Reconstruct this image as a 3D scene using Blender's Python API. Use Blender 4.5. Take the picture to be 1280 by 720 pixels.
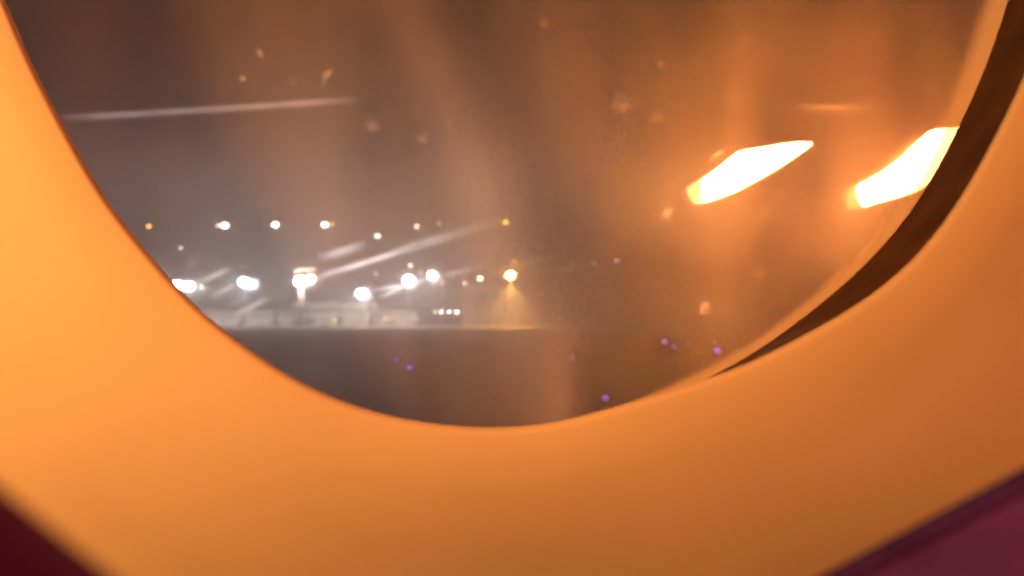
import bpy, bmesh, math, random
from mathutils import Vector, Matrix, noise
random.seed(7)
for o in list(bpy.data.objects): bpy.data.objects.remove(o)
S = bpy.context.scene
COL = S.collection
# ------------------------------------------------------------------ camera
F = 1005.0                       # focal length in photo pixels (1280 wide)
H = 3.5                          # eye height above the airfield
PITCH = math.atan(38 / F)
cam_d = bpy.data.cameras.new('camera'); cam = bpy.data.objects.new('camera', cam_d); COL.objects.link(cam)
cam.location = (0, 0, H); cam.rotation_euler = (math.pi / 2 + PITCH, 0, 0)
cam_d.sensor_width = 36; cam_d.lens = 36 * F / 1280
cam_d.clip_start = 0.005; cam_d.clip_end = 20000
cam_d.dof.use_dof = True; cam_d.dof.focus_distance = 0.40; cam_d.dof.aperture_fstop = 11.0
S.camera = cam
# ------------------------------------------------------------------ world: night sky with town glow at the horizon
W = bpy.data.worlds.new('World'); S.world = W; W.use_nodes = True
wn, wl = W.node_tree.nodes, W.node_tree.links
wn.clear()
wo = wn.new('ShaderNodeOutputWorld')
wt = wn.new('ShaderNodeTexCoord'); wsx = wn.new('ShaderNodeSeparateXYZ'); wl.new(wt.outputs['Generated'], wsx.inputs[0])
wr = wn.new('ShaderNodeValToRGB'); wl.new(wsx.outputs['Z'], wr.inputs[0])
cr = wr.color_ramp; cr.interpolation = 'EASE'
cr.elements[0].position = 0.0; cr.elements[0].color = (.310, .225, .195, 1)
cr.elements[1].position = 0.42; cr.elements[1].color = (.036, .015, .008, 1)
e = cr.elements.new(.13); e.color = (.31, .20, .165, 1)
e = cr.elements.new(.24); e.color = (.075, .038, .026, 1)
wns = wn.new('ShaderNodeTexNoise'); wns.inputs['Scale'].default_value = 3.0; wns.inputs['Detail'].default_value = 4
wl.new(wt.outputs['Generated'], wns.inputs['Vector'])
wmr = wn.new('ShaderNodeMapRange'); wmr.inputs[1].default_value = .3; wmr.inputs[2].default_value = .7
wmr.inputs[3].default_value = .8; wmr.inputs[4].default_value = 1.2; wl.new(wns.outputs[0], wmr.inputs[0])
wb1 = wn.new('ShaderNodeBackground'); wl.new(wr.outputs[0], wb1.inputs[0]); wmx = wn.new('ShaderNodeMapRange'); wmx.interpolation_type = 'SMOOTHSTEP'   # the town lies to one side
wmx.inputs[1].default_value = -.15; wmx.inputs[2].default_value = .30; wmx.inputs[3].default_value = 1.0; wmx.inputs[4].default_value = .22
wl.new(wsx.outputs['X'], wmx.inputs[0])
wmm = wn.new('ShaderNodeMath'); wmm.operation = 'MULTIPLY'; wl.new(wmr.outputs[0], wmm.inputs[0]); wl.new(wmx.outputs[0], wmm.inputs[1])
wl.new(wmm.outputs[0], wb1.inputs[1])
sky = wn.new('ShaderNodeTexSky'); sky.sky_type = 'NISHITA'; sky.sun_disc = False
sky.sun_elevation = math.radians(-4); sky.sun_rotation = math.radians(200)
wb2 = wn.new('ShaderNodeBackground'); wl.new(sky.outputs[0], wb2.inputs[0]); wb2.inputs[1].default_value = .05
wa = wn.new('ShaderNodeAddShader'); wl.new(wb1.outputs[0], wa.inputs[0]); wl.new(wb2.outputs[0], wa.inputs[1])
wl.new(wa.outputs[0], wo.inputs[0])
# ------------------------------------------------------------------ added warm fill lights behind the camera, unseen and without fixtures
def area(name, loc, target, size, power, col):
    l = bpy.data.lights.new(name, 'AREA'); l.shape = 'DISK'; l.size = size; l.energy = power; l.color = col
    o = bpy.data.objects.new(name, l); COL.objects.link(o); o.location = loc
    o.rotation_euler = (Vector(target) - Vector(loc)).to_track_quat('-Z', 'Y').to_euler()
    return o
area('cabin_reading_lamp', (-.38, -.10, H + .17), (-.20, .23, H + .02), .12, 3.9, (1, .375, .075))
area('cabin_ceiling_lamp', (.15, -.75, H + .85), (0.1, .23, H - .1), .5, 7.5, (1, .15, .032))
S.view_settings.view_transform = 'Standard'; S.view_settings.look = 'None'
S.view_settings.exposure = 0; S.view_settings.gamma = 1
S.render.engine = 'CYCLES'
S.cycles.use_denoising = True; S.cycles.denoising_input_passes = 'RGB'
S.cycles.max_bounces = 8; S.cycles.transparent_max_bounces = 16
S.cycles.caustics_refractive = True; S.cycles.sample_clamp_indirect = 6

# ------------------------------------------------------------------ helpers
cp, sp = math.cos(PITCH), math.sin(PITCH)
def ray(px, py):
    u, v = (px - 640) / F, (360 - py) / F
    return Vector((u, cp - v * sp, sp + v * cp))
def P(px, py, y):
    """the point on the upright plane at distance y that this direction meets"""
    r = ray(px, py); return Vector((0, 0, H)) + r * (y / r.y)
def link(name, me, mat=None, parent=None, **kw):
    o = bpy.data.objects.new(name, me); COL.objects.link(o)
    if mat is not None and not me.materials: me.materials.append(mat)
    if parent is not None: o.parent = parent
    for k, v in kw.items(): o[k] = v
    return o
def mesh(name, verts, faces, smooth=True):
    me = bpy.data.meshes.new(name); me.from_pydata([tuple(v) for v in verts], [], faces); me.update()
    if smooth:
        for p in me.polygons: p.use_smooth = True
    return me
def empty(name, loc, **kw):
    o = bpy.data.objects.new(name, None); COL.objects.link(o); o.location = loc; o.empty_display_size = .1
    for k, v in kw.items(): o[k] = v
    return o
def nmat(name):
    m = bpy.data.materials.new(name); m.use_nodes = True; n, l = m.node_tree.nodes, m.node_tree.links
    n.clear(); out = n.new('ShaderNodeOutputMaterial'); return m, n, l, out
def pmat(name, col, rough=.6, scale=8, var=.15, bump=0, bscale=200, spec=.3, dist=.001, col2=None):
    m, n, l, out = nmat(name)
    b = n.new('ShaderNodeBsdfPrincipled'); l.new(b.outputs[0], out.inputs[0])
    b.inputs['Roughness'].default_value = rough; b.inputs['Specular IOR Level'].default_value = spec
    tc = n.new('ShaderNodeTexCoord')
    t = n.new('ShaderNodeTexNoise'); t.inputs['Scale'].default_value = scale; t.inputs['Detail'].default_value = 6
    l.new(tc.outputs['Object'], t.inputs['Vector'])
    r = n.new('ShaderNodeValToRGB'); l.new(t.outputs[0], r.inputs[0])
    r.color_ramp.elements[0].position = .3; r.color_ramp.elements[1].position = .7
    r.color_ramp.elements[0].color = tuple(c * (1 - var) for c in col) + (1,)
    c2 = col2 or tuple(min(1, c * (1 + var)) for c in col)
    r.color_ramp.elements[1].color = tuple(c2) + (1,)
    l.new(r.outputs[0], b.inputs['Base Color'])
    if bump:
        t2 = n.new('ShaderNodeTexNoise'); t2.inputs['Scale'].default_value = bscale; t2.inputs['Detail'].default_value = 3
        l.new(tc.outputs['Object'], t2.inputs['Vector'])
        bp = n.new('ShaderNodeBump'); bp.inputs['Strength'].default_value = bump; bp.inputs['Distance'].default_value = dist
        l.new(t2.outputs[0], bp.inputs['Height']); l.new(bp.outputs[0], b.inputs['Normal'])
    return m
def emat(name, col, L):
    m, n, l, out = nmat(name)
    e = n.new('ShaderNodeEmission'); e.inputs[0].default_value = tuple(col) + (1,); e.inputs[1].default_value = L
    l.new(e.outputs[0], out.inputs[0]); return m
def box(bm, c, s, rot=0):
    r = bmesh.ops.create_cube(bm, size=1)
    bmesh.ops.scale(bm, vec=s, verts=r['verts'])
    if rot: bmesh.ops.rotate(bm, cent=(0, 0, 0), matrix=Matrix.Rotation(rot, 3, 'Z'), verts=r['verts'])
    bmesh.ops.translate(bm, vec=c, verts=r['verts']); return r['verts']
def bm_mesh(name, bm, smooth=False):
    me = bpy.data.meshes.new(name); bm.to_mesh(me); bm.free()
    if smooth:
        for p in me.polygons: p.use_smooth = True
    return me

# ------------------------------------------------------------------ outlines of the window opening (traced, then given true depth)
CX, CY, N = 640.0, -350.0, 220
BOT_L = [(-64, -350), (-62, -280), (-50, -180), (-25, -80), (7, 0), (37, 71), (75, 146), (112, 214), (141, 261), (171, 298), (212, 347),
         (254, 392), (309, 434), (345, 460), (392, 487), (462, 514), (544, 530), (619, 535), (684, 530), (741, 516)]
O1 = BOT_L + [(794, 500), (860, 480), (931, 456), (987, 428), (1032, 404), (1062, 386), (1111, 353), (1160, 304), (1200, 248), (1241, 174),
              (1280, 94), (1312, 0), (1338, -80), (1355, -180), (1362, -280), (1364, -350)]
O2 = [(-110, -350), (-105, -250), (-80, -120), (-30, 20), (40, 170), (110, 290), (190, 390), (290, 470), (420, 540), (560, 568), (640, 568), (720, 548),
      (790, 520), (860, 484), (931, 448), (987, 410), (1025, 380), (1077, 335), (1119, 290), (1152, 245), (1175, 202), (1195, 163), (1220, 112),
      (1242, 56), (1259, 0), (1285, -80), (1302, -180), (1310, -280), (1312, -350)]
O3 = [(-100, -350), (-95, -250), (-70, -120), (-20, 20), (50, 165), (118, 284), (196, 382), (296, 462), (424, 530), (560, 556), (640, 553), (700, 536),
      (741, 519), (794, 492), (860, 462), (931, 425), (987, 383), (1044, 331), (1081, 290), (1125, 236), (1153, 176), (1176, 112),
      (1196, 56), (1214, 0), (1240, -80), (1257, -180), (1264, -280), (1266, -350)]
def polar(pts):
    full = pts + [(x, 2 * CY - y) for x, y in pts[-2:0:-1]]
    pol = sorted((math.atan2(y - CY, x - CX), math.hypot(x - CX, y - CY)) for x, y in full)
    a = [p[0] for p in pol]; r = [p[1] for p in pol]
    a = [a[-1] - 2 * math.pi] + a + [a[0] + 2 * math.pi]; r = [r[-1]] + r + [r[0]]
    out = []
    for i in range(N):
        t = -math.pi + 2 * math.pi * (i + .5) / N
        for k in range(len(a) - 1):
            if a[k] <= t <= a[k + 1]: break
        f = (t - a[k]) / (a[k + 1] - a[k] + 1e-9); out.append(r[k] * (1 - f) + r[k + 1] * f)
    for _ in range(3): out = [(out[i - 1] + 2 * out[i] + out[(i + 1) % N]) / 4 for i in range(N)]
    return out
ANG = [-math.pi + 2 * math.pi * (i + .5) / N for i in range(N)]
R1, R2, R3 = polar(O1), polar(O2), polar(O3)
YW = .230
def ring(R, y, dr=0.0):
    """ring of points for an outline, at depth y, grown by dr pixels"""
    return [P(CX + (r + dr) * math.cos(a), CY + (r + dr) * math.sin(a), y) for r, a in zip(R, ANG)]
def loft(rings, closed_cap=False):
    v = [p for rg in rings for p in rg]; f = []
    for k in range(len(rings) - 1):
        for i in range(N):
            j = (i + 1) % N; f.append((k * N + i, k * N + j, (k + 1) * N + j, (k + 1) * N + i))
    return v, f
# ------------------------------------------------------------------ cabin sidewall (curved panel with the rounded opening)
m_wall = pmat('sidewall_plastic', (.66, .62, .55), .6, 9, .07, .05, 500, .2, .0003)
ZC = (ring(R1, YW)[N // 4].z + ring(R1, YW)[3 * N // 4].z) / 2
base = ring(R1, YW)
cen = Vector((sum(p.x for p in base) / N, YW, sum(p.z for p in base) / N))
def curve_y(z):
    d = H - .036 - z
    return YW + (.05 * (1 - math.exp(-(d / .085) ** 2)) - .05 * min(d, 1) ** 2 if d > 0 else -0.18 * d * d)
rings = []
for t in range(0, 6):                                     # the rounded lip
    a = t / 5 * math.pi / 2
    rings.append([Vector((p.x + (p.x - cen.x) * .0, p.y, p.z)) for p in ring(R1, YW + .004 * (1 - math.sin(a)), 12 * (1 - math.cos(a)))])
for k in (.03, .08, .16, .3, .5, .8, 1.2, 1.8, 2.8, 4.2, 6.0, 9.0):
    rg = []
    for p, a in zip(rings[5], ANG):
        q = cen + (p - cen) * (1 + k)
        # outermost rings go towards a large rectangle
        q.x = max(-1.7, min(1.7, q.x)); q.z = max(H - 1.05, min(H + 1.0, q.z))
        q.y = curve_y(q.z) - .0015 * math.exp(-k * 6)
        rg.append(q)
    rings.append(rg)
v, f = loft(rings)
wall = link('wall', mesh('wall', v, f), m_wall, kind='structure', label='orange lit plastic cabin sidewall around the window')
bpy.context.view_layer.update()
# rest of the cabin, so that the room is closed
m_trim = pmat('cabin_trim', (.45, .42, .40), .7, 5, .1, .2, 300)
m_carpet = pmat('cabin_carpet', (.05, .05, .09), .95, 60, .4, .6, 500)
zb, zt = H - 1.05, H + 1.0
yb, yt = curve_y(zb), curve_y(zt)
link('floor', mesh('floor', [(-1.7, yb, zb), (1.7, yb, zb), (1.7, -3.3, zb), (-1.7, -3.3, zb)], [(0, 1, 2, 3)]), m_carpet, kind='structure')
link('ceiling', mesh('ceiling', [(-1.7, yt, zt), (1.7, yt, zt), (1.7, -3.3, zt), (-1.7, -3.3, zt)], [(3, 2, 1, 0)]), m_trim, kind='structure')
link('far_wall', mesh('far_wall', [(-1.7, -3.3, zb), (1.7, -3.3, zb), (1.7, -3.3, zt), (-1.7, -3.3, zt)], [(0, 1, 2, 3)]), m_trim, kind='structure')
for s in (-1, 1):
    link('partition_wall', mesh('partition_wall', [(1.7 * s, .8, zb), (1.7 * s, -3.3, zb), (1.7 * s, -3.3, zt), (1.7 * s, .8, zt)], [(0, 1, 2, 3)]),
         m_trim, kind='structure')
# ------------------------------------------------------------------ the window
win = empty('aircraft_window', cen, label='large oval aircraft cabin window with smeared pane and reveal coloured dark as shade', category='window')
def wpart(name, me, mat, parent=win, **kw):
    o = link(name, me, mat, parent, **kw)
    if parent is win: o.matrix_parent_inverse = Matrix.Translation(-cen)
    return o
m_shade_tone = pmat('shade_toned_reveal', (.085, .045, .016), .75, 60, .3, .3, 400, .15, .0006)  # dark tone puts the reveal's shade into its colour
D1, D2, D3 = YW + .004, YW + .045, YW + .060
rg = [ring(R1, D1 - .0005, 2)]
a1, a2 = ring(R1, D1 - .0005, 2), ring(R2, D2)
for t in (.25, .5, .75): rg.append([p.lerp(q, t) + Vector((0, 0, 0)) for p, q in zip(a1, a2)])
rg.append(a2)
v, f = loft(rg); wpart('reveal', mesh('reveal', v, f), m_shade_tone)
# outer shell behind the reveal, so that the opening has a closed, thick frame
v, f = loft([ring(R1, D1 + .002, 60), ring(R2, D2 + .03, 70), ring(R2, D2 + .03, 4), a2])
wpart('outer_frame', mesh('outer_frame', v, f), m_shade_tone)

# pale ring imitating the glare along the pane's edge
m_rim, n, l, out = nmat('pane_edge_glare')
tr = n.new('ShaderNodeBsdfTransparent'); tr.inputs[0].default_value = (1, 1, 1, 1)
df = n.new('ShaderNodeBsdfDiffuse'); df.inputs[0].default_value = (.9, .82, .74, 1)
tl = n.new('ShaderNodeBsdfTranslucent'); tl.inputs[0].default_value = (.9, .86, .8, 1)
m1 = n.new('ShaderNodeMixShader'); m1.inputs[0].default_value = .25; l.new(df.outputs[0], m1.inputs[1]); l.new(tl.outputs[0], m1.inputs[2])
m2 = n.new('ShaderNodeMixShader'); l.new(tr.outputs[0], m2.inputs[1]); l.new(m1.outputs[0], m2.inputs[2])
at = n.new('ShaderNodeAttribute'); at.attribute_name = 'glare'; l.new(at.outputs['Fac'], m2.inputs[0]); l.new(m2.outputs[0], out.inputs[0])
rr = []; fr = []
for t, q in ((0, .92), (.2, .92), (.4, .86), (.55, .7), (.7, .42), (.82, .18), (.93, .05), (1.0, .0)):
    pa, pb = ring(R2, D2 + .001), ring(R3, D2 + .013)
    rr.append([p.lerp(s_, t * .86) for p, s_ in zip(pa, pb)]); fr += [q] * N
v, f = loft(rr); me = mesh('edge_glare', v, f)
ca = me.attributes.new('glare', 'FLOAT', 'POINT')
for i, q in enumerate(fr): ca.data[i].value = q
wpart('edge_glare', me, m_rim)

# dirty pane
DP = D2 + .018
def px_of(n, l):
    """photo-like coordinates measured on the pane (metres scaled), from object coordinates"""
    tc = n.new('ShaderNodeTexCoord'); s = n.new('ShaderNodeSeparateXYZ'); l.new(tc.outputs['Object'], s.inputs[0])
    def M(op, a, b=None, c=None):
        m = n.new('ShaderNodeMath'); m.operation = op
        for i, x in enumerate((a, b, c)):
            if x is None: continue
            if isinstance(x, (int, float)): m.inputs[i].default_value = x
            else: l.new(x, m.inputs[i])
        return m.outputs[0]
    X = M('MULTIPLY_ADD', s.outputs[0], F / DP, 640)
    Y = M('MULTIPLY_ADD', M('SUBTRACT', s.outputs[2], H), -F / DP, 398)
    return X, Y, M, tc
m_pane, n, l, out = nmat('smeared_acrylic')
X, Y, M, tc = px_of(n, l)
def gauss(u, w): return M('EXPONENT', M('MULTIPLY', M('POWER', M('ABSOLUTE', M('DIVIDE', u, w)), 2.0), -1))
def ntex(sx, sz, det, rot=0):
    mp = n.new('ShaderNodeMapping'); mp.inputs['Scale'].default_value = (sx, 1, sz); mp.inputs['Rotation'].default_value = (0, rot, 0)
    l.new(tc.outputs['Object'], mp.inputs[0])
    t = n.new('ShaderNodeTexNoise'); t.inputs['Scale'].default_value = 1; t.inputs['Detail'].default_value = det
    l.new(mp.outputs[0], t.inputs['Vector']); return t.outputs[0]
# curved wipe mark running down the middle of the pane
path = M('ADD', M('MULTIPLY_ADD', Y, .42, 525), M('MULTIPLY', M('POWER', M('MAXIMUM', M('DIVIDE', Y, 500), 0), 3), -45))
u = M('SUBTRACT', X, path)
lightband = M('MULTIPLY', gauss(M('ADD', u, 24), 40), .50)
darkband = M('MULTIPLY', M('MULTIPLY', gauss(M('SUBTRACT', u, 66), 52), -.46), gauss(M('SUBTRACT', Y, 120), 260))
stain2 = M('MULTIPLY', M('MULTIPLY', gauss(M('SUBTRACT', X, 700), 22), gauss(M('SUBTRACT', Y, 510), 110)), .9)
vert = M('MULTIPLY', M('SUBTRACT', ntex(34, 4, 2, .12), .5), 1.3)
fine = M('MULTIPLY', M('SUBTRACT', ntex(40, 30, 1), .5), .3)
patch = M('MULTIPLY', M('SUBTRACT', ntex(16, 20, 3, .5), .5), .8)
dirt = M('ADD', patch, M('ADD', M('ADD', M('ADD', M('ADD', M('ADD', 1.0, lightband), darkband), stain2), vert), fine))
dirt = M('MAXIMUM', dirt, .1)
def colmul(c, fac):
    mx = n.new('ShaderNodeVectorMath'); mx.operation = 'SCALE'; mx.inputs[0].default_value = c; l.new(fac, mx.inputs[3]); return mx.outputs[0]
tr = n.new('ShaderNodeBsdfTransparent'); tr.inputs[0].default_value = (.74, .72, .70, 1)
def refr(rough, ior, c, fac):
    r = n.new('ShaderNodeBsdfRefraction'); r.distribution = 'BECKMANN'
    r.inputs['Roughness'].default_value = rough; r.inputs['IOR'].default_value = ior; l.new(colmul(c, fac), r.inputs['Color']); return r.outputs[0]
def add(a, b):
    s = n.new('ShaderNodeAddShader'); l.new(a, s.inputs[0]); l.new(b, s.inputs[1]); return s.outputs[0]
wide = refr(.82, 1.45, (.150, .135, .115), dirt)
mid = refr(.55, 1.25, (.018, .018, .018), dirt)
nar = refr(.35, 1.035, (.013, .013, .013), dirt)
tl = n.new('ShaderNodeBsdfTranslucent'); l.new(colmul((.02, .02, .02), dirt), tl.inputs[0])
dfs = n.new('ShaderNodeBsdfDiffuse'); l.new(colmul((.085, .075, .065), dirt), dfs.inputs[0])
l.new(add(add(add(add(tr.outputs[0], dfs.outputs[0]), wide), add(mid, nar)), tl.outputs[0]), out.inputs[0])
m_clear, n2, l2, out2 = nmat('pane_back_face')
t2 = n2.new('ShaderNodeBsdfTransparent'); t2.inputs[0].default_value = (.97, .97, .97, 1); l2.new(t2.outputs[0], out2.inputs[0])
r3a = ring(R2, DP, -3); r3b = ring(R2, DP + .004, -3)
me = mesh('pane', r3a + r3b, [tuple(range(N)), tuple(range(2 * N - 1, N - 1, -1))] + [(i, N + i, N + (i + 1) % N, (i + 1) % N) for i in range(N)], False)
me.materials.append(m_pane); me.materials.append(m_clear)
for p in me.polygons[1:]: p.material_index = 1
pane = wpart('pane', me, None)

# streaks, smears and specks on the pane (cabin side); lamp-side streaks imitate flare
def mark_mat(name, base, scat, rough, ior, dif):
    m, n, l, out = nmat(name)
    at = n.new('ShaderNodeAttribute'); at.attribute_name = 'edge'
    tr = n.new('ShaderNodeBsdfTransparent')
    r = n.new('ShaderNodeBsdfRefraction'); r.distribution = 'BECKMANN'; r.inputs['Roughness'].default_value = rough; r.inputs['IOR'].default_value = ior
    r.inputs['Color'].default_value = (scat, scat, scat, 1)
    d = n.new('ShaderNodeBsdfTranslucent'); d.inputs[0].default_value = (dif, dif, dif, 1)
    d2 = n.new('ShaderNodeBsdfDiffuse'); d2.inputs[0].default_value = (dif, dif, dif, 1)
    t2 = n.new('ShaderNodeBsdfTransparent'); t2.inputs[0].default_value = (base, base, base, 1)
    def add(a, b):
        s = n.new('ShaderNodeAddShader'); l.new(a, s.inputs[0]); l.new(b, s.inputs[1]); return s.outputs[0]
    mx = n.new('ShaderNodeMixShader'); l.new(at.outputs['Fac'], mx.inputs[0]); l.new(tr.outputs[0], mx.inputs[1])
    l.new(add(add(r.outputs[0], t2.outputs[0]), add(d.outputs[0], d2.outputs[0])), mx.inputs[2]); l.new(mx.outputs[0], out.inputs[0])
    return m
YM = DP - .0008
def strip(name, pts, w, mat, taper=True):
    """soft raised line on the pane: three rows of points, the middle one 0.4 mm proud"""
    v = []; ed = []; f = []
    K = len(pts)
    for k, (x, y) in enumerate(pts):
        x0, y0 = pts[max(0, k - 1)]; x1, y1 = pts[min(K - 1, k + 1)]
        dx, dy = x1 - x0, y1 - y0; L = math.hypot(dx, dy); nx, ny = -dy / L, dx / L
        tt = k / (K - 1); a = min(1, (6 if w == 12.5 else 3) * tt, (6 if w == 12.5 else 3) * (1 - tt)) * (.8 + .35 * noise.noise(Vector((x * .06, y * .06, 0))))
        for s, e_, h in ((-1.3, 0, 0), (-.75, .22, .0001), (-.3, .85, .0002), (.3, .85, .0002), (.75, .22, .0001), (1.3, 0, 0)):
            v.append(P(x + nx * s * w / 2, y + ny * s * w / 2, YM - h)); ed.append(e_ * a)
    for k in range(K - 1):
        for s in range(5): f.append((k * 6 + s, k * 6 + s + 1, k * 6 + 7 + s, k * 6 + 6 + s))
    me = mesh(name, v, f); at = me.attributes.new('edge', 'FLOAT', 'POINT')
    for i, q in enumerate(ed): at.data[i].value = q
    return wpart_mark(name, me, mat)
def wpart_mark(name, me, mat):
    o = link(name, me, mat, pane); return o
def line(a, b, k=8, bow=0):
    return [(a[0] + (b[0] - a[0]) * i / k, a[1] + (b[1] - a[1]) * i / k + bow * math.sin(math.pi * i / k)) for i in range(k + 1)]
m_streak = mark_mat('scratch_in_acrylic', .88, .26, .5, 1.3, .03)
m_soft = mark_mat('smear_and_flare_streak', .90, .17, .45, 1.3, .012)
m_long = mark_mat('long_streak_on_pane', .92, .40, .7, 1.4, .05)
m_faint = mark_mat('faint_smear', .95, .02, .40, 1.25, .01)
m_spk = mark_mat('dust_speck', .90, .55, .7, 1.4, .12)
for a, b, w, mt in [((60, 149), (455, 124), 12.5, 'L'), ((388, 349), (525, 306), 12, 's'), ((490, 316), (650, 268), 18, 'm'), ((610, 340), (700, 318), 12, 'm'), ((515, 352), (470, 372), 10, 'm'), ((395, 324), (460, 304), 16, 'm'),
                    ((244, 354), (292, 333), 11, 's'), ((262, 371), (300, 351), 11, 's'), ((294, 392), (338, 370), 11, 's'),
                    ((458, 364), (545, 346), 9, 'm'), ((548, 345), (610, 330), 12, 'm'), ((648, 342), (790, 326), 10, 'm'),
                    ((797, -4), (797, 24), 11, 'p'), ((985, 136), (1095, 131), 14, 'f'), ((836, 262), (822, 304), 12, 'm'),
                    ((946, 318), (949, 356), 14, 'm')]:
    strip('streak' if mt in 'lsL' else 'smear_streak', line(a, b, 18, 1.0), w, {'l': m_streak, 'L': m_long, 's': m_streak, 'm': m_soft, 'p': m_soft, 'f': m_faint}[mt], True)
# triangular smear over the flame
tri = [(872, 146), (944, 140), (915, 156), (898, 172), (884, 170), (876, 158)]
c = (898, 154)
v = [P(*c, YM - .0003)] + [P(c[0] + (x - c[0]) * .7, c[1] + (y - c[1]) * .7, YM - .0003) for x, y in tri] + [P(x, y, YM) for x, y in tri]
K = len(tri); me = mesh('smear_streak', v, [(0, 1 + i, 1 + (i + 1) % K) for i in range(K)] + [(1 + i, 1 + K + i, 1 + K + (i + 1) % K, 1 + (i + 1) % K) for i in range(K)])
at = me.attributes.new('edge', 'FLOAT', 'POINT')
for i in range(len(v)): at.data[i].value = 1 if i <= K else 0
wpart_mark('smear_streak', me, m_faint)
def speck(x, y, r, el=1.0, rot=0., s=1.0):
    v = []; f = []; ed = []; K = 14; RG = ((.3, .0005, .95), (.6, .0004, .6), (.9, .0002, .22), (1.3, 0, 0))
    for q, h, e_ in RG:
        for i in range(K):
            a = 2 * math.pi * i / K; rr_ = r * q * (1 + .30 * noise.noise(Vector((math.cos(a) * 1.3 + x, math.sin(a) * 1.3 + y, 0)))); px, py = rr_ * math.cos(a), rr_ * el * math.sin(a)
            v.append(P(x + px * math.cos(rot) - py * math.sin(rot), y + px * math.sin(rot) + py * math.cos(rot), YM - h)); ed.append(e_ * s)
    v.append(P(x, y, YM - .0005)); ed.append(s)
    f = [(i, (i + 1) % K, len(RG) * K) for i in range(K)] + [(g * K + i, g * K + K + i, g * K + K + (i + 1) % K, g * K + (i + 1) % K) for g in range(len(RG) - 1) for i in range(K)]
    me = mesh('dust_speck', v, f); at = me.attributes.new('edge', 'FLOAT', 'POINT')
    for i, q in enumerate(ed): at.data[i].value = q
    wpart_mark('dust_speck', me, m_spk)
for x, y, r, el, rot, s in [(410, 92, 8, .55, -.7, 1), (325, 66, 7, .6, .9, .7), (303, 98, 5, .9, 0, .9), (405, 103, 5, 1.3, .3, .3), (466, 157, 10, .8, 0, .4),
                            (529, 172, 9, .8, 0, .25), (680, 28, 9, .8, 0, .4), (826, 79, 6, .9, 0, .7), (777, 128, 14, .8, 0, .3), (823, 146, 9, .7, 0, .45),
                            (930, 48, 9, .8, 0, .3), (917, 118, 9, .8, 0, .3), (897, 192, 9, .5, -.8, 1.), (881, 385, 9, 1, 0, .6),
                            (835, 268, 8, 1.2, 0, .35), (1166, 110, 11, .6, .4, .3), (241, 326, 9, .9, 0, .3), (836, 264, 6, 1, 0, .3), (950, 342, 7, 1.1, 0, .3), (958, 264, 9, 1, 0, .2)]:
    speck(x, y, r * 1.1, el, rot, min(1, s * 1.25))
for k in range(46):
    speck(random.uniform(120, 1180), random.uniform(5, 420) if k % 3 else random.uniform(5, 200), random.choice((3, 3.5, 4, 6)), random.uniform(.5, 1.2), random.uniform(0, 3), random.uniform(.12, .4))

# ------------------------------------------------------------------ airfield
m_ground = pmat('worn_concrete_and_dry_grass', (.33, .22, .14), .9, .05, .35, .4, .6, .2, .3, (.50, .36, .25))
gv = [(-4400, -400, 0), (4400, -400, 0), (4400, 8300, 0), (-4400, 8300, 0)]
link('ground', mesh('ground', gv, [(0, 1, 2, 3)], False), m_ground, kind='structure')
m_apron = pmat('pale_concrete_apron', (.30, .25, .20), .85, .02, .12, .2, 1, .2, .05)
link('apron', mesh('apron', [(-330, 330, .004), (-15, 330, .004), (-15, 480, .004), (-330, 480, .004)], [(0, 1, 2, 3)], False), m_apron, kind='structure')
m_light_pool = pmat('amber_light_pool', (.42, .30, .08), .95, .2, .3, .4, 2, .1, .05)  # yellow tone paints the amber lamp's pool of light on the ground
def gp(px, py):
    r = ray(px, py); return Vector((0, 0, H)) + r * (-H / r.z)
vv = [gp(545, 407.5), gp(700, 407.5), gp(690, 416), gp(560, 415)]
link('light_pool', mesh('light_pool', [Vector((p.x, p.y, .008)) for p in vv], [(0, 1, 2, 3)], False), m_light_pool, kind='structure')

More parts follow.
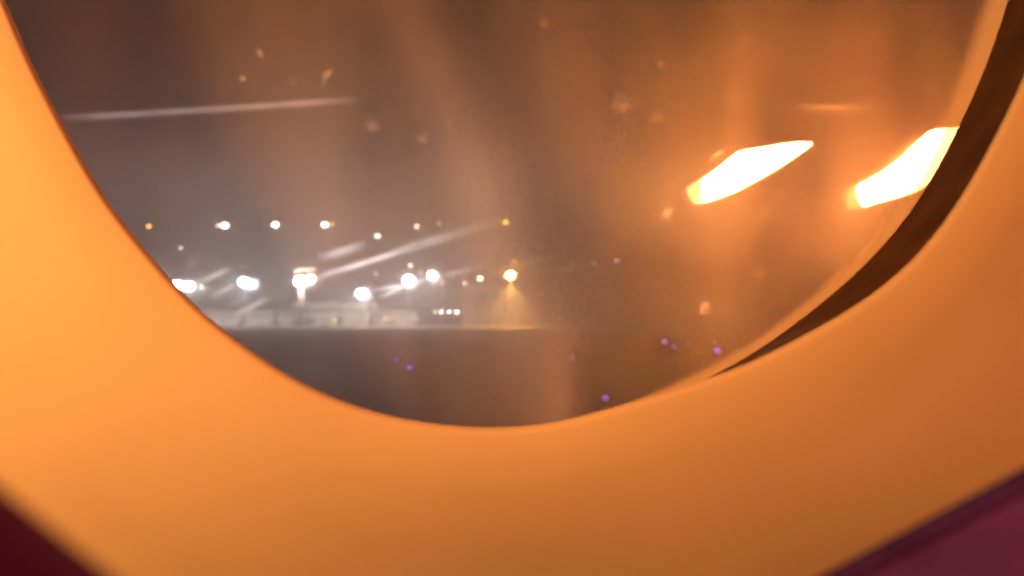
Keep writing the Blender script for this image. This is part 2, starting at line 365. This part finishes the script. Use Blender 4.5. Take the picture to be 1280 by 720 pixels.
def height(px, py, d): return P(px, py, d)
m_pole = pmat('galvanised_pole', (.22, .22, .22), .5, 3, .1)
m_house = pmat('lamp_housing', (.12, .12, .12), .5, 3, .1)
WHITE, COOL, WARM, AMBER, PINK = (1, .93, .90), (.72, .85, 1.0), (1, .80, .52), (1, .52, .10), (1, .66, .50)
_em = {}
def em(col, L):
    k = (col, L)
    if k not in _em: _em[k] = emat('lamp_glow', col, L)
    return _em[k]
def lamp_mesh(r, el=1.0, seg=10):
    bm = bmesh.new(); bmesh.ops.create_uvsphere(bm, u_segments=seg, v_segments=6, radius=r)
    bmesh.ops.scale(bm, vec=(el, .6, .8), verts=bm.verts); return bm_mesh('lamp', bm, True)
def mast(px, py, d, r, col, L, label, cat='floodlight', name='floodlight_mast', group=None, el=1.0, pole_r=.10, extra=()):
    """mast on the ground at distance d whose lamp shows at (px,py); extra: further lamps (dx,dy in px, r, col, L)"""
    top = P(px, py, d); g = Vector((top.x, top.y, 0))
    t = empty(name, g, label=label, category=cat)
    if group: t['group'] = group
    bm = bmesh.new(); bmesh.ops.create_cone(bm, cap_ends=True, segments=8, radius1=pole_r * 1.6, radius2=pole_r, depth=top.z - r)
    bmesh.ops.translate(bm, vec=(0, .8, (top.z - r) / 2), verts=bm.verts); link('pole', bm_mesh('pole', bm, True), m_pole, t)
    bm = bmesh.new(); box(bm, (0, .8, top.z), (r * 1.5, .9, .25)); box(bm, (0, 0.3, top.z + r * .95), (r * 1.8 * el, r * 1.4, .12))
    link('lamp_bracket', bm_mesh('lamp_bracket', bm), m_house, t)
    lo = link('lamp', lamp_mesh(r, el), em(col, L), t); lo.location = (0, 0, top.z)
    for dx, dy, r2, c2, L2 in extra:
        q = P(px + dx, py + dy, d)
        l2 = link('lamp', lamp_mesh(r2), em(c2, L2), t); l2.location = (q.x - top.x, 0, q.z)
        bm = bmesh.new(); box(bm, ((q.x - top.x) / 2, .5, (q.z + top.z) / 2), (abs(q.x - top.x), .15, .15)); link('crossarm', bm_mesh('crossarm', bm), m_house, t)
    return t
D = 360
S_ = D / F      # metres per pixel there
# tall masts, upper row
G1 = 'tall masts in the upper row of lights'
mast(186, 283, 300, .9, AMBER, 6, 'tall mast with dim amber lamp, farthest left in the upper row', group=G1)
mast(281, 282, 300, 1.2, WHITE, 18, 'tall mast with wide pinkish white double lamp in the upper row', group=G1, el=1.2, extra=((-8, 0, .8, PINK, 6),))
mast(344, 281, 300, 1.2, WHITE, 18, 'tall mast with single round white lamp in the upper row', group=G1)
mast(406, 281, 300, 1.2, WHITE, 18, 'tall mast with white lamp and small amber lamp side by side', group=G1, extra=((9, -1, .7, AMBER, 5),))
mast(472, 295, 300, .9, WHITE, 7, 'tall mast with small white lamp set lower than the upper row', group=G1, el=1.2)
mast(521, 283, 320, 1.0, PINK, 6, 'tall mast with small pinkish lamp in the upper row', group=G1)
mast(549, 279, 340, .8, WARM, 2, 'tall mast with very faint lamp beside the pinkish one', group=G1)
mast(632, 278, 320, 1.2, AMBER, 5, 'tall mast with dim amber lamp high above the bright amber light', group=G1)
mast(226, 310, 330, .9, WHITE, 3, 'mast with faint white lamp just above the leftmost bright floodlight', group=G1)
# bright apron floodlights
G2 = 'bright apron floodlights'
mast(222, 357, D, 2.4, WHITE, 180, 'very bright wide white floodlight touching the left window edge', group=G2, el=1.1, pole_r=.2, extra=((14, 1, 2.2, WHITE, 150),))
mast(305, 353, D, 2.2, COOL, 190, 'round bluish white floodlight, second from the left window edge', group=G2, pole_r=.2)
mast(452, 367, D, 2.3, COOL, 150, 'bluish white floodlight hanging lowest over the pale terminal', group=G2, pole_r=.2, extra=((-2 + 20, -25, 0.7, WHITE, 4),))
mast(511, 350, D, 2.3, WHITE, 140, 'bright white floodlight left of the warm lamp', group=G2, pole_r=.2, extra=((2, -18, 1.0, WHITE, 5),))
mast(540, 344, D, 1.9, WARM, 80, 'warm cream floodlight right beside the white one', group=G2, pole_r=.2, extra=((-14, -3, 0.8, PINK, 3),))
mast(600, 348, D, 1.2, WARM, 12, 'small warm lamp between cream floodlight and amber light', name='street_lamp', cat='street lamp')
mast(638, 344, D, 2.0, AMBER, 260, 'large glowing amber yellow light right of the small warm lamp', name='street_lamp', cat='street lamp', pole_r=.2, extra=((5, -17, 0.9, AMBER, 4),))
mast(553, 353, D + 15, .9, PINK, 2.5, 'faint pinkish lamp just under the cream floodlight', name='street_lamp', cat='street lamp')
mast(581, 354, D + 15, 1.1, PINK, 4, 'faint pink lamp left of the small warm lamp', name='street_lamp', cat='street lamp')
mast(716, 331, D + 60, 1.0, AMBER, 1.2, 'very faint orange lamp, nearer of two right of amber light', name='street_lamp', cat='street lamp')
mast(742, 329, D + 60, 1.0, PINK, 1.2, 'very faint lamp between faint orange lamp and rightmost pink lamp', name='street_lamp', cat='street lamp')
mast(771, 326, D + 60, 1.1, PINK, 3, 'faint pink lamp standing alone rightmost on the airfield', name='street_lamp', cat='street lamp')

# lit tower with its lamp cluster
def flood(parent, z, tilt, power, col=(1, .86, .72), ang=110):
    """the beam of a floodlight head: leans out from the mast and down"""
    l = bpy.data.lights.new('floodlight_beam', 'SPOT'); l.energy = power; l.color = col; l.spot_size = math.radians(ang); l.spot_blend = .6; l.shadow_soft_size = 1.0
    o = bpy.data.objects.new('floodlight_beam', l); COL.objects.link(o); o.parent = parent
    o.location = (0, 3.5 if tilt > 0 else -3.5, z - .5); o.rotation_euler = (math.radians(tilt), 0, 0)
for t in [o for o in list(COL.objects) if o.get('group') == G2]:
    z = [c for c in t.children if c.name.startswith('lamp') and not c.name.startswith('lamp_b')][0].location.z
    flood(t, z, 62, 36000); flood(t, z, -62, 78000, (.95, .93, 1.0), 98)
lamp_t = [o for o in list(COL.objects) if str(o.get('label', '')).startswith('large glowing amber')][0]
flood(lamp_t, 20, -42, 380000, (1, .50, .10), 72)
m_tower = pmat('pale_tower_render', (.55, .42, .34), .8, 1, .1)
tp = P(377, 352, D - 4); tw = empty('floodlight_tower', (tp.x, tp.y, 0), label='lit pale tower carrying white lamp joined to an orange lamp', category='tower')
bm = bmesh.new(); bmesh.ops.create_cone(bm, cap_ends=True, segments=12, radius1=1.7, radius2=1.2, depth=tp.z - 2)
bmesh.ops.translate(bm, vec=(0, 0, (tp.z - 2) / 2), verts=bm.verts); link('shaft', bm_mesh('shaft', bm, True), m_tower, tw)
bm = bmesh.new(); box(bm, (1.2, 0, tp.z - 1.9), (7, 2.4, .3)); box(bm, (1.2, .9, tp.z + 5.2), (9.5, .5, 1.6)); box(bm, (-2.6, .9, tp.z + 2), (.3, .3, 7)); box(bm, (5, .9, tp.z + 2), (.3, .3, 7))
link('lamp_gantry', bm_mesh('lamp_gantry', bm), m_tower, tw)
lo = link('lamp', lamp_mesh(2.6), em(WHITE, 180), tw); lo.location = (0, -2, tp.z)
lo = link('lamp', lamp_mesh(2.0), em(PINK, 60), tw); lo.location = (4.6, -2, tp.z + 1.1)

# terminal buildings
m_fac = pmat('pale_terminal_cladding', (.50, .47, .42), .7, .3, .12)
m_fac2 = pmat('weathered_cargo_cladding', (.40, .37, .34), .75, .3, .15)
m_roof = pmat('grey_roof_sheet', (.30, .29, .28), .6, .3, .15)
m_glass = pmat('dark_office_glass', (.06, .07, .09), .2, 1, .1)
m_dk = pmat('brown_hangar_cladding', (.38, .29, .20), .8, .2, .2)
def building(x0, x1, ytop, d, depth, mat, label, bays, cat='building', name='terminal_building', door=True):
    a, b = P(x0, ytop, d), P(x1, ytop, d); w, h = b.x - a.x, a.z
    t = empty(name, ((a.x + b.x) / 2, d, 0), label=label, category=cat)
    bm = bmesh.new(); box(bm, (0, depth / 2, h / 2), (w, depth, h)); link('wall', bm_mesh('wall', bm), mat, t)
    bm = bmesh.new(); box(bm, (0, depth / 2 - .4, h + .25), (w + 1.2, depth + 1.6, .5)); link('roof', bm_mesh('roof', bm), m_roof, t)
    bw = w / bays
    bm = bmesh.new(); box(bm, (0, 0, 0), (bw * .6, .2, h * .22)); wme = bm_mesh('window', bm)
    bm = bmesh.new(); box(bm, (0, 0, 0), (bw * .5, .25, h * .42)); dme = bm_mesh('door', bm)
    for i in range(bays):
        o = link('window', wme, m_glass, t); o.location = (-w / 2 + bw * (i + .5), -.08, h * .72)
        if door and i % 3 == 1:
            o = link('door', dme, m_glass, t); o.location = (-w / 2 + bw * (i + .5), -.1, h * .21)
    bm = bmesh.new(); box(bm, (0, 0, 0), (.3, .35, h * .98)); pme = bm_mesh('pilaster', bm)
    for i in range(bays + 1):
        o = link('pilaster', pme, mat, t); o.location = (-w / 2 + .15 + (w - .3) * i / bays, -.2, h * .5 - .02)
    return t
building(240, 366, 390, 392, 24, m_fac2, 'long low pale cargo building at left under the bluish floodlight', 9, name='cargo_building')
building(366, 470, 379, 398, 30, m_fac, 'tallest pale terminal block standing right of the lit tower', 8)
building(470, 522, 389, 396, 22, m_fac2, 'short low building between pale terminal and four white lamps', 4, name='service_building')
building(578, 650, 358, 430, 40, m_dk, 'dark brown hangar standing under the small warm lamp', 4, cat='hangar', name='hangar', door=False)
# four lamps in a tight row on a low gantry
g0 = P(558, 390, 300); t = empty('approach_light_bar', (g0.x, 300, 0), label='low bar carrying four small white lamps in a tight row', category='lights')
bm = bmesh.new(); box(bm, (0, .3, g0.z - .55), (9.5, .3, .25)); link('crossbar', bm_mesh('crossbar', bm), m_house, t)
for s in (-3.6, 3.6):
    bm = bmesh.new(); box(bm, (s, .3, (g0.z - .7) / 2), (.25, .25, g0.z - .7)); link('post', bm_mesh('post', bm), m_house, t)
for px, r, L, c in ((544, .55, 6, (.7, 1, .7)), (552, .55, 14, WHITE), (561.5, .55, 14, WHITE), (571, .7, 14, WHITE)):
    q = P(px, 390, 300); lo = link('lamp', lamp_mesh(r), em(c, L), t); lo.location = (q.x - g0.x, 0, q.z)
# small ground lamps
def post_lamp(px, py, d, r, col, L, label, name, cat, group=None):
    q = P(px, py, d); z = max(q.z, .3)
    t = empty(name, (q.x, d, 0), label=label, category=cat)
    if group: t['group'] = group
    bm = bmesh.new(); bmesh.ops.create_cone(bm, cap_ends=True, segments=8, radius1=.12 * r + .05, radius2=.1 * r + .03, depth=z)
    bmesh.ops.translate(bm, vec=(0, 0, z / 2), verts=bm.verts); link('post', bm_mesh('post', bm), m_house, t)
    lo = link('lamp', lamp_mesh(r), em(col, L), t); lo.location = (0, 0, z)
YEL = (1, .78, .12)
post_lamp(418, 400, 350, .9, YEL, 3, 'yellow ground lamp in front of the tall pale terminal', 'apron_lamp', 'lamp')
post_lamp(482, 398, 350, .9, YEL, 3, 'left one of two touching yellow lamps before the low building', 'apron_lamp', 'lamp')
post_lamp(490, 398, 350, .8, YEL, 2.5, 'right one of two touching yellow lamps before the low building', 'apron_lamp', 'lamp')
post_lamp(457, 401, 350, .9, PINK, 2.5, 'pink ground lamp between the yellow lamps', 'apron_lamp', 'lamp')
post_lamp(518, 397, 350, .8, PINK, 2.5, 'pink lamp at the right end of the low building', 'apron_lamp', 'lamp')
BLUE = (.14, .055, .55)
G3 = 'blue violet taxiway edge lamps'
for px, py, L, k, lb in [(512, 463, 2.2, 1., 'brighter blue violet lamp on dark ground at left'), (495, 453, .9, .8, 'faint blue violet lamp just behind the left bright one'),
                         (715, 450, .8, .8, 'faint lone violet lamp on ground near the middle'), (831, 428, 1.8, 1., 'violet lamp heading the right hand cluster of three'),
                         (843, 435, 1, .8, 'small violet lamp below the cluster head'), (860, 430, .4, .8, 'faintest violet lamp of the right hand cluster'),
                         (897, 440, 3, 1.1, 'brightest blue violet lamp near the lower right window edge'), (893, 427, .7, .7, 'faint violet lamp just above the brightest one'),
                         (757, 505, 2, 1.1, 'wide violet lamp at the very bottom edge of window')]:
    g = gp(px, py + 2); d = g.y
    post_lamp(px, py, d, 3.0 * k * d / F, BLUE, L, lb, 'taxiway_lamp', 'taxiway light', G3)

# ------------------------------------------------------------------ flames from the engine, a few metres out
def flame(name, up, lo, d, L, label, root=.35):
    m, n, l, out = nmat('burning_gas')
    e = n.new('ShaderNodeEmission'); tc = n.new('ShaderNodeTexCoord')
    t = n.new('ShaderNodeTexNoise'); t.inputs['Scale'].default_value = 6; l.new(tc.outputs['Object'], t.inputs['Vector'])
    r = n.new('ShaderNodeValToRGB'); l.new(t.outputs[0], r.inputs[0])
    r.color_ramp.elements[0].color = (1, .25, .05, 1); r.color_ramp.elements[1].color = (1, .30, .07, 1)
    sx_ = n.new('ShaderNodeSeparateXYZ'); l.new(tc.outputs['Object'], sx_.inputs[0])
    mr = n.new('ShaderNodeMapRange'); mr.interpolation_type = 'SMOOTHSTEP'; l.new(sx_.outputs[0], mr.inputs[0])
    mr.inputs[1].default_value = root * .1 if root > .2 else -.12; mr.inputs[2].default_value = root; mr.inputs[3].default_value = 0; mr.inputs[4].default_value = 1
    mc = n.new('ShaderNodeMix'); mc.data_type = 'RGBA'; l.new(mr.outputs[0], mc.inputs[0]); mc.inputs[6].default_value = (1, .72, .22, 1); l.new(r.outputs[0], mc.inputs[7])
    ms = n.new('ShaderNodeMapRange'); l.new(mr.outputs[0], ms.inputs[0]); ms.inputs[3].default_value = 1.6; ms.inputs[4].default_value = L
    l.new(mc.outputs[2], e.inputs[0]); l.new(ms.outputs[0], e.inputs[1]); l.new(e.outputs[0], out.inputs[0])
    def res(pts, k):
        s = [0]
        for a, b in zip(pts, pts[1:]): s.append(s[-1] + math.hypot(b[0] - a[0], b[1] - a[1]))
        o = []
        for i in range(k + 1):
            t_ = s[-1] * i / k
            for j in range(len(s) - 1):
                if s[j] <= t_ <= s[j + 1] + 1e-6: break
            q = (t_ - s[j]) / (s[j + 1] - s[j]); o.append((pts[j][0] + q * (pts[j + 1][0] - pts[j][0]), pts[j][1] + q * (pts[j + 1][1] - pts[j][1])))
        return o
    K, A = 22, 10
    U, B = res(up, K), res(lo, K)
    cc = P(*[(U[0][i] + B[0][i]) / 2 for i in (0, 1)], d)
    v = []; f = []
    for (ux, uy), (bx, by) in zip(U, B):
        a, b = P(ux, uy, d), P(bx, by, d); c_ = (a + b) / 2; h = (a - b) / 2 * .97; th = h.length * .8
        for i in range(A):
            an = 2 * math.pi * i / A
            w_ = 1 + .03 * math.sin(5 * an + ux * .2)
            v.append(c_ + h * math.cos(an) + Vector((0, th * math.sin(an) * w_, 0)) - cc)
    for k in range(K):
        for i in range(A): f.append((k * A + i, k * A + (i + 1) % A, (k + 1) * A + (i + 1) % A, (k + 1) * A + i))
    f.append(tuple(range(A - 1, -1, -1))); f.append(tuple(K * A + i for i in range(A)))
    o = link(name, mesh(name, v, f), m, None, label=label, category='flame', group='white hot flames outside the window'); o.location = cc
flame('flame', [(858, 234), (876, 225), (896, 212), (912, 198), (924, 189), (945, 186), (975, 181), (1000, 178), (1014, 179)],
      [(869, 256), (890, 250), (920, 239), (950, 223), (980, 205), (1000, 191), (1014, 180.5)], 7.0, 150, 'white hot flame with pointed right tip, whole in view', .42)
flame('flame', [(1074, 231), (1100, 217), (1125, 199), (1146, 178), (1163, 163), (1185, 160), (1215, 159), (1250, 158)],
      [(1081, 258), (1110, 249), (1145, 240), (1185, 215), (1220, 186), (1250, 160)], 7.0, 150, 'white hot flame cut off by the dark window reveal', .02)

# ------------------------------------------------------------------ seats whose purple edges cut the lower corners
m_seat = pmat('purple_seat_cloth', (.075, .028, .30), .9, 120, .25, .5, 900, .15, .0006)
m_seat2 = pmat('dark_maroon_seat_cloth', (.09, .02, .20), .9, 120, .25, .5, 900, .15, .0006)
m_pipe = pmat('seat_shell_plastic', (.08, .05, .10), .6, 20, .1)
def seat(A, B, yd, length, thick, depth, mat, label, name='passenger_seat', rad=.02):
    """seat back whose upper edge runs along the line A-B (photo pixels) at distance yd"""
    a, b = P(*A, yd), P(*B, yd); ang = math.atan2(b.z - a.z, b.x - a.x); mid = (a + b) / 2
    t = empty(name, mid, label=label, category='seat'); t.rotation_euler = (0, -ang, 0)
    bm = bmesh.new(); box(bm, (0, -depth / 2, -thick / 2), (length, depth, thick))
    bmesh.ops.subdivide_edges(bm, edges=bm.edges[:], cuts=0)
    bmesh.ops.bevel(bm, geom=bm.edges[:] + bm.verts[:], offset=rad, segments=6, profile=.5, affect='EDGES')
    link('backrest', bm_mesh('backrest', bm, True), mat, t)
    bm = bmesh.new(); box(bm, (0, -depth / 2, -thick - .014), (length * .98, depth * .98, .03))
    bmesh.ops.bevel(bm, geom=bm.edges[:], offset=.008, segments=2, affect='EDGES'); link('seat_shell', bm_mesh('seat_shell', bm, True), m_pipe, t)
seat((940, 698), (1230, 545), .12, .50, .12, .035, m_seat, 'purple upholstered seat edge across the lower right corner')
seat((-20, 515), (190, 681), .062, .16, .06, .02, m_seat2, 'blurred dark maroon seat edge in the lower left corner', rad=.009)

# ------------------------------------------------------------------ damp night air over the airfield
m, n, l, out = nmat('night_haze')
pv = n.new('ShaderNodeVolumePrincipled'); pv.inputs['Color'].default_value = (.9, .88, .86, 1); pv.inputs['Density'].default_value = .0027
pv.inputs['Anisotropy'].default_value = .3; l.new(pv.outputs[0], out.inputs['Volume'])
bm = bmesh.new(); box(bm, (0, 3950, 44), (9000, 8900, 90)); link('haze', bm_mesh('haze', bm), m, kind='stuff')
